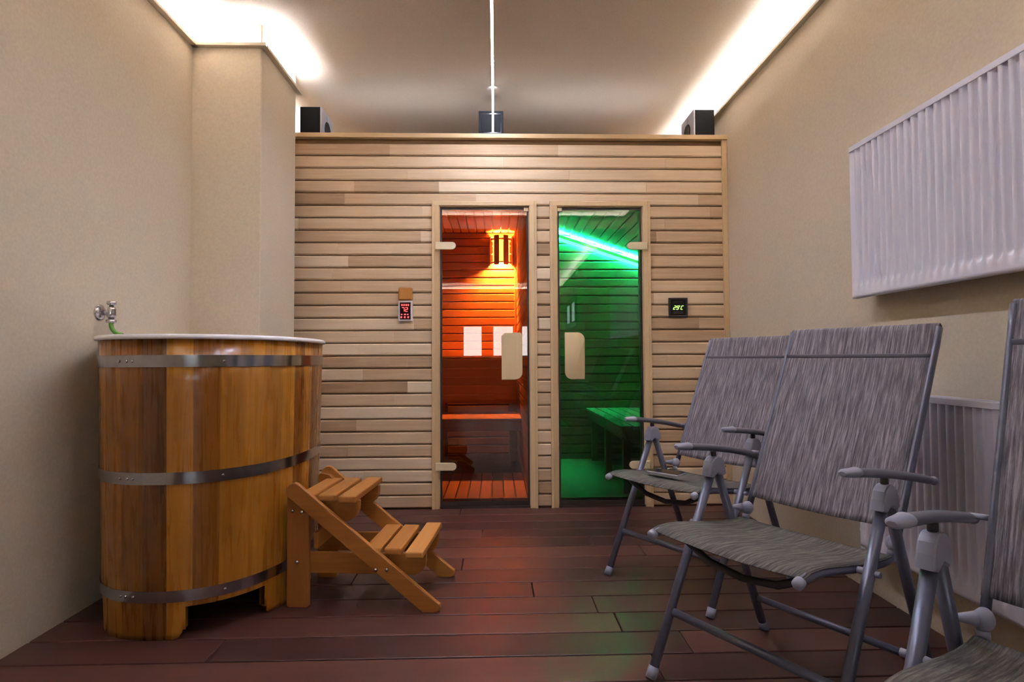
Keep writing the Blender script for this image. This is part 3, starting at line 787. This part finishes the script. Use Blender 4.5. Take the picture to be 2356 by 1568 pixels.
for zt, xs_, y0_, y1_ in ((.4165, (.035, .118, .201), .0225, W_-.0225), (.2215, (.290, .368, .456), .0225, W_-.0225)):
    for i, xx in enumerate(xs_):
        y0q, y1q = (y0_, y1_)
        if zt < .3 and i > 0: y0q, y1q = -.012, W_+.012
        if zt > .3 and i > 0: y0q, y1q = .0, W_
        if zt > .3 and i == 1: y0q, y1q = .0225, W_-.0225
        if zt < .3 and i == 1: y0q, y1q = .0225, W_-.0225
        MB().cbox((xx, y0q, zt-.0235), (xx+.066, y1q, zt), .005, tone=rnd.random()).build('tread_slat', M['stooly'], t)
MB().cbox((.0855, .0630, .205), (.1035, W_-.0630, .265), .003).build('back_rail', M['stooly'], t)

# ----------------------------------------------------------------------------- folding chairs
def folding_chair(label, x, y, rotz, group, back=(-.409, 1.014)):
    t = thing('folding_chair', label, 'chair', (x, y, 0), rotz, group)
    zh, wh = .584, .250
    uf, ur = .292, -.257
    ff = lambda z: uf*(1-z/zh); rf = lambda z: ur*(1-z/zh)
    for s in (1, -1):
        lg = MB().tube([(ff(.565), s*wh, .565), (ff(.3), s*.251, .3), (ff(.012), s*.252, .012)], .0135, 16).build('front_leg', M['frame'], t)
        MB().tube([(ff(.03), s*.252, .03), (ff(.0), s*.2525, .0)], .0155, 16).build('foot_cap', M['cap'], lg)
        lg = MB().tube([(rf(.565)-.006, s*wh, .565), (rf(.3), s*.251, .3), (rf(.012), s*.253, .012)], .0135, 16).build('rear_leg', M['frame'], t)
        MB().tube([(rf(.03), s*.253, .03), (rf(.0), s*.253, .0)], .0155, 16).build('foot_cap', M['cap'], lg)
        # hub: rounded housing over both leg tops
        pts = [(.042,.550),(.036,.575),(.028,.595)] + [(.026*cos(radians(a)), .588+.022*sin(radians(a))) for a in (50,70,90,110,130)] + [(-.030,.595),(-.038,.575),(-.044,.550),(-.024,.544),(0,.556),(.022,.544)]
        MB().prism(pts, 'y', s*wh-.0165, s*wh+.0165, c=.005).build('hub', M['cap'], t)
        # armrest, arched, splayed outwards to the rear
        ap = []
        for i in range(13):
            q = i/12; u = .170 - .405*q
            ap.append((u, s*(.243+.020*q), .654 - .063*q + .007*sin(pi*q)))
        ar = MB().tube(ap, [.006]+[.0108]*11+[.008], 14, ry=[.012]+[.0165]*3+[.0155]*8+[.010], up=(0,0,1)).build('armrest', M['arm'], t)
        q0, q1 = ap[0], ap[1]
        MB().tube([(q0[0]+.012, q0[1], q0[2]-.001), (q0[0]+.004, q0[1], q0[2]), (ap[1][0], ap[1][1], ap[1][2]+.0002), (ap[1][0]-.012, ap[1][1]+s*.0005, ap[1][2]+.001)], [.005,.0095,.0118,.0118], 14, ry=[.008,.0135,.0175,.0175]).build('end_cap', M['cap'], ar)
        MB().tube([(0, s*wh, .607), (0, s*wh, .624)], .009, 12).build('arm_post', M['dark'], ar)
        qe = ap[-1]
        MB().ball((qe[0]-.004, qe[1], qe[2]), .012, (1,1,1)).build('end_cap', M['cap'], ar)
        # back rail
        bx, bz = back
        bl = lambda q: (-.122+(bx+.122)*q, .440+(bz-.440)*q)
        br = MB().tube([(bl(q)[0]-.011+(.004 if q > .98 else 0), s*.2165+s*.006*q, bl(q)[1]) for q in (0,.1,.3,.5,.7,.9,.985)], .0130, 16, ry=.0085).build('back_rail', M['frame'], t)
        MB().tube([(-.208, s*.2265, .604), (-.210, s*.255, .602)], .006, 10).build('arm_pin', M['cap'], br)
        # pivot joint: ball with cone out to the rear leg, small foot to the seat rail
        m2 = MB(); m2.ball((-.118, s*.214, .436), .0215, (1,.8,1)); 
        m2.lathe([(.014,0),(.010,.016),(.007,.030)], (-.104, s*.222, .438), (.9, s*1, 0), 14)
        m2.lathe([(.012,0),(.011,.014)], (-.110, s*.214, .406), (0,0,1), 14); m2.build('pivot', M['cap'], t)
        # seat rail with a knob at the front, bolted to the front leg
        sp = [(.318, s*.214, .424), (.285, s*.214, .4305), (.25, s*.214, .4315), (.21, s*.214, .429), (.13, s*.214, .417), (.06, s*.214, .4065), (.0, s*.214, .399), (-.06, s*.214, .396), (-.10, s*.214, .399), (-.112, s*.214, .404)]
        sr = MB().tube(sp, .0112, 14).build('seat_rail', M['frame'], t)
        MB().lathe([(.0122,-.010),(.0135,-.002),(.0128,.007),(.008,.012),(.001,.0135)], (.318, s*.214, .424), (.94, 0, -.33), 16).build('end_knob', M['cap'], sr)
        m2 = MB(); m2.tube([(.086, s*.224, .411), (.083, s*.242, .411)], .0085, 12); m2.tube([(.083, s*.262, .411), (.083, s*.274, .411)], .0075, 12); m2.build('bolt', M['cap'], sr)
    m2 = MB().tube([(ff(.172), -.238, .172), (ff(.172), .238, .172)], .0115, 14).build('front_stretcher', M['frame'], t)
    m2 = MB().tube([(rf(.12), -.239, .12), (rf(.12), .239, .12)], .0105, 14).build('rear_stretcher', M['frame'], t)
    # bowed bar under the seat front
    m2 = MB().tube([(.225, -.205, .424), (.222, -.17, .398), (.218, -.10, .362), (.216, 0, .348), (.218, .10, .362), (.222, .17, .398), (.225, .205, .424)], .0100, 12).build('under_seat_bar', M['dark'], t)
    # seat sling
    su = [(.312,.4365),(.285,.4425),(.25,.4435),(.21,.441),(.13,.4292),(.06,.4185),(.0,.411),(-.06,.408),(-.092,.4105)]
    vs = []; fs = []; nn = 13
    for (u, z) in su:
        for j in range(nn):
            v = -.2235 + .447*j/(nn-1); sag = .010*(1-(v/.2235)**2)
            wv = v*(1-.0*u)
            vs.append((u, wv, z - sag*(.4+.6*min(1, max(0, (u+.075)/.25)))))
    k = len(vs)
    vs += [(a, b, c-.003) for a, b, c in vs]
    m_ = len(su)
    for i in range(m_-1):
        for j in range(nn-1):
            q = (i*nn+j, i*nn+j+1, (i+1)*nn+j+1, (i+1)*nn+j); fs.append(q); fs.append(tuple(k+w for w in q[::-1]))
    for i in range(m_-1):
        for j in (0, nn-1): fs.append((i*nn+j, (i+1)*nn+j, k+(i+1)*nn+j, k+i*nn+j))
    for j in range(nn-1):
        for i in (0, m_-1): fs.append((i*nn+j, i*nn+j+1, k+i*nn+j+1, k+i*nn+j))
    fixnormals(MB().add(vs, fs, True).build('seat', M['slingx'], t))
    # backrest sling, hem seam under the top edge
    bq = lambda q: (-.122+(bx+.122)*q, .440+(bz-.440)*q)
    bp = [bq(.055), bq(.18), bq(.36), bq(.55), bq(.75), bq(.9), (bx+.002, bz+.000), (bx-.006, bz+.005), (bx-.018, bz-.004)]
    L0 = Vector(bp[4]); L1 = Vector(bp[5])
    fine = []
    for i in range(len(bp)-1):
        for q in range(4): fine.append((bp[i][0]+(bp[i+1][0]-bp[i][0])*q/4, bp[i][1]+(bp[i+1][1]-bp[i][1])*q/4))
    fine.append(bp[-1])
    vs = []; fs = []
    for (u, z) in fine:
        for j in range(nn):
            v = -.2235 + .447*j/(nn-1)
            dip = .014*(1-(v/.2205)**2) * (0 if z > bz-.01 else min(1, (bz-z)/.15, (z-.45)/.06+.2))
            low = -.010*(1-(v/.2205)**2) if z < .5 else 0
            vs.append((u - dip, v, z + low))
    k = len(vs); vs += [(a-.004, b, c-.001) for a, b, c in vs]; m_ = len(fine)
    for i in range(m_-1):
        for j in range(nn-1):
            q = (i*nn+j, i*nn+j+1, (i+1)*nn+j+1, (i+1)*nn+j); fs.append(q); fs.append(tuple(k+w for w in q[::-1]))
    for i in range(m_-1):
        for j in (0, nn-1): fs.append((i*nn+j, (i+1)*nn+j, k+(i+1)*nn+j, k+i*nn+j))
    for j in range(nn-1):
        for i in (0, m_-1): fs.append((i*nn+j, i*nn+j+1, k+i*nn+j+1, k+i*nn+j))
    bk = fixnormals(MB().add(vs, fs, True).build('backrest', M['slingz'], t))
    # stitched hem 7 cm below the top
    zs_ = bz-.090; us_ = bx+.090*(-.122-bx)/(bz-.440)
    hm = MB()
    pts = []
    for j in range(nn):
        v = -.218 + .436*j/(nn-1); dip = .014*(1-(v/.2205)**2)*min(1, (bz-zs_)/.15); pts.append((us_ - dip + .0012, v, zs_))
    hm.tube(pts, .0022, 8, ry=.007, up=(1,0,0)); hm.build('hem_seam', M['seam'], bk)
    MB().tube([(bx-.008, -.222, bz-.010), (bx-.008, .222, bz-.010)], .0075, 12).build('top_bar', M['frame'], t)
    return t
GR = 'folding chairs along the right wall'
folding_chair('grey sling folding chair farthest back, with a black phone on its seat', .855, 2.418, .593+pi, GR)
folding_chair('grey sling folding chair in the middle, its whole back panel in view', .822, 1.607, .549+pi, GR)
folding_chair('grey sling folding chair nearest the camera, cut off by the right edge', .917, .806, .582+pi, GR, back=(-.385, 1.040))

t = thing('smartphone', 'slim black phone lying on the seat of the farthest folding chair', 'phone', (.702, 2.372, .4440), radians(-47))
MB().cbox((-.072, -.036, 0), (.072, .036, .008), .003).build('body', M['silver'], t)
MB().cbox((-.070, -.034, .0081), (.070, .034, .0092), .0004).build('screen', M['phone'], t)

# dark window unit in the right wall of the rear part of the room (seen mirrored in the green door)
w = sempty('window_4', (XR, -3.9, 1.52))
m2 = MB(); hw = .75
m2.box((-.03,-hw,0),(-.001,hw,.10)); m2.box((-.03,-hw,.46),(-.001,hw,.56)); m2.box((-.03,-hw,.10),(-.001,-hw+.14,.46)); m2.box((-.03,hw-.14,.10),(-.001,hw,.46)); m2.box((-.03,-.10,.10),(-.001,.10,.46))
m2.build('window_frame', M['brown'], w)
m2 = MB(); m2.box((-.012,-hw+.14,.10),(-.002,-.10,.46)); m2.build('lit_pane', emit('lit_pane', (.8,.95,1,1), 2.5), w)
m2 = MB(); m2.box((-.012,.10,.10),(-.002,hw-.14,.46)); m2.build('lit_pane', bpy.data.materials['lit_pane'], w)

# ----------------------------------------------------------------------------- world, camera
wd = bpy.data.worlds.new('daylight'); SC.world = wd; wd.use_nodes = True
nt = wd.node_tree; nt.nodes.clear()
o = nt.nodes.new('ShaderNodeOutputWorld'); b = nt.nodes.new('ShaderNodeBackground')
b.inputs[0].default_value = (.95,.97,1,1); b.inputs[1].default_value = 12
nt.links.new(b.outputs[0], o.inputs[0])

F, YAW, PIT, ROL = 1320.0, .0279, .0315, -.0049
fwd = Vector((sin(YAW)*cos(PIT), cos(YAW)*cos(PIT), sin(PIT)))
rt = Vector((cos(YAW), -sin(YAW), 0)); up = rt.cross(fwd)
r_ = cos(ROL)*rt + sin(ROL)*up; u_ = -sin(ROL)*rt + cos(ROL)*up
cd = bpy.data.cameras.new('camera'); cam = bpy.data.objects.new('camera', cd); COL.objects.link(cam)
mw = Matrix.Identity(4)
for i in range(3):
    mw[i][0] = r_[i]; mw[i][1] = u_[i]; mw[i][2] = -fwd[i]
mw[0][3], mw[1][3], mw[2][3] = 0, 0, .92
cam.matrix_world = mw
cd.sensor_width = 36; cd.lens = 36*F/2356; cd.clip_start = .02
SC.camera = cam

vs_ = SC.view_settings
SC.display_settings.display_device = 'sRGB'
vs_.view_transform = 'Standard'; vs_.look = 'None'; vs_.gamma = 1; vs_.use_curve_mapping = False
vs_.exposure = 0.0
SC.cycles.use_denoising = True
SC.cycles.max_bounces = 10; SC.cycles.diffuse_bounces = 6; SC.cycles.glossy_bounces = 5; SC.cycles.transparent_max_bounces = 12
SC.cycles.sample_clamp_indirect = 40
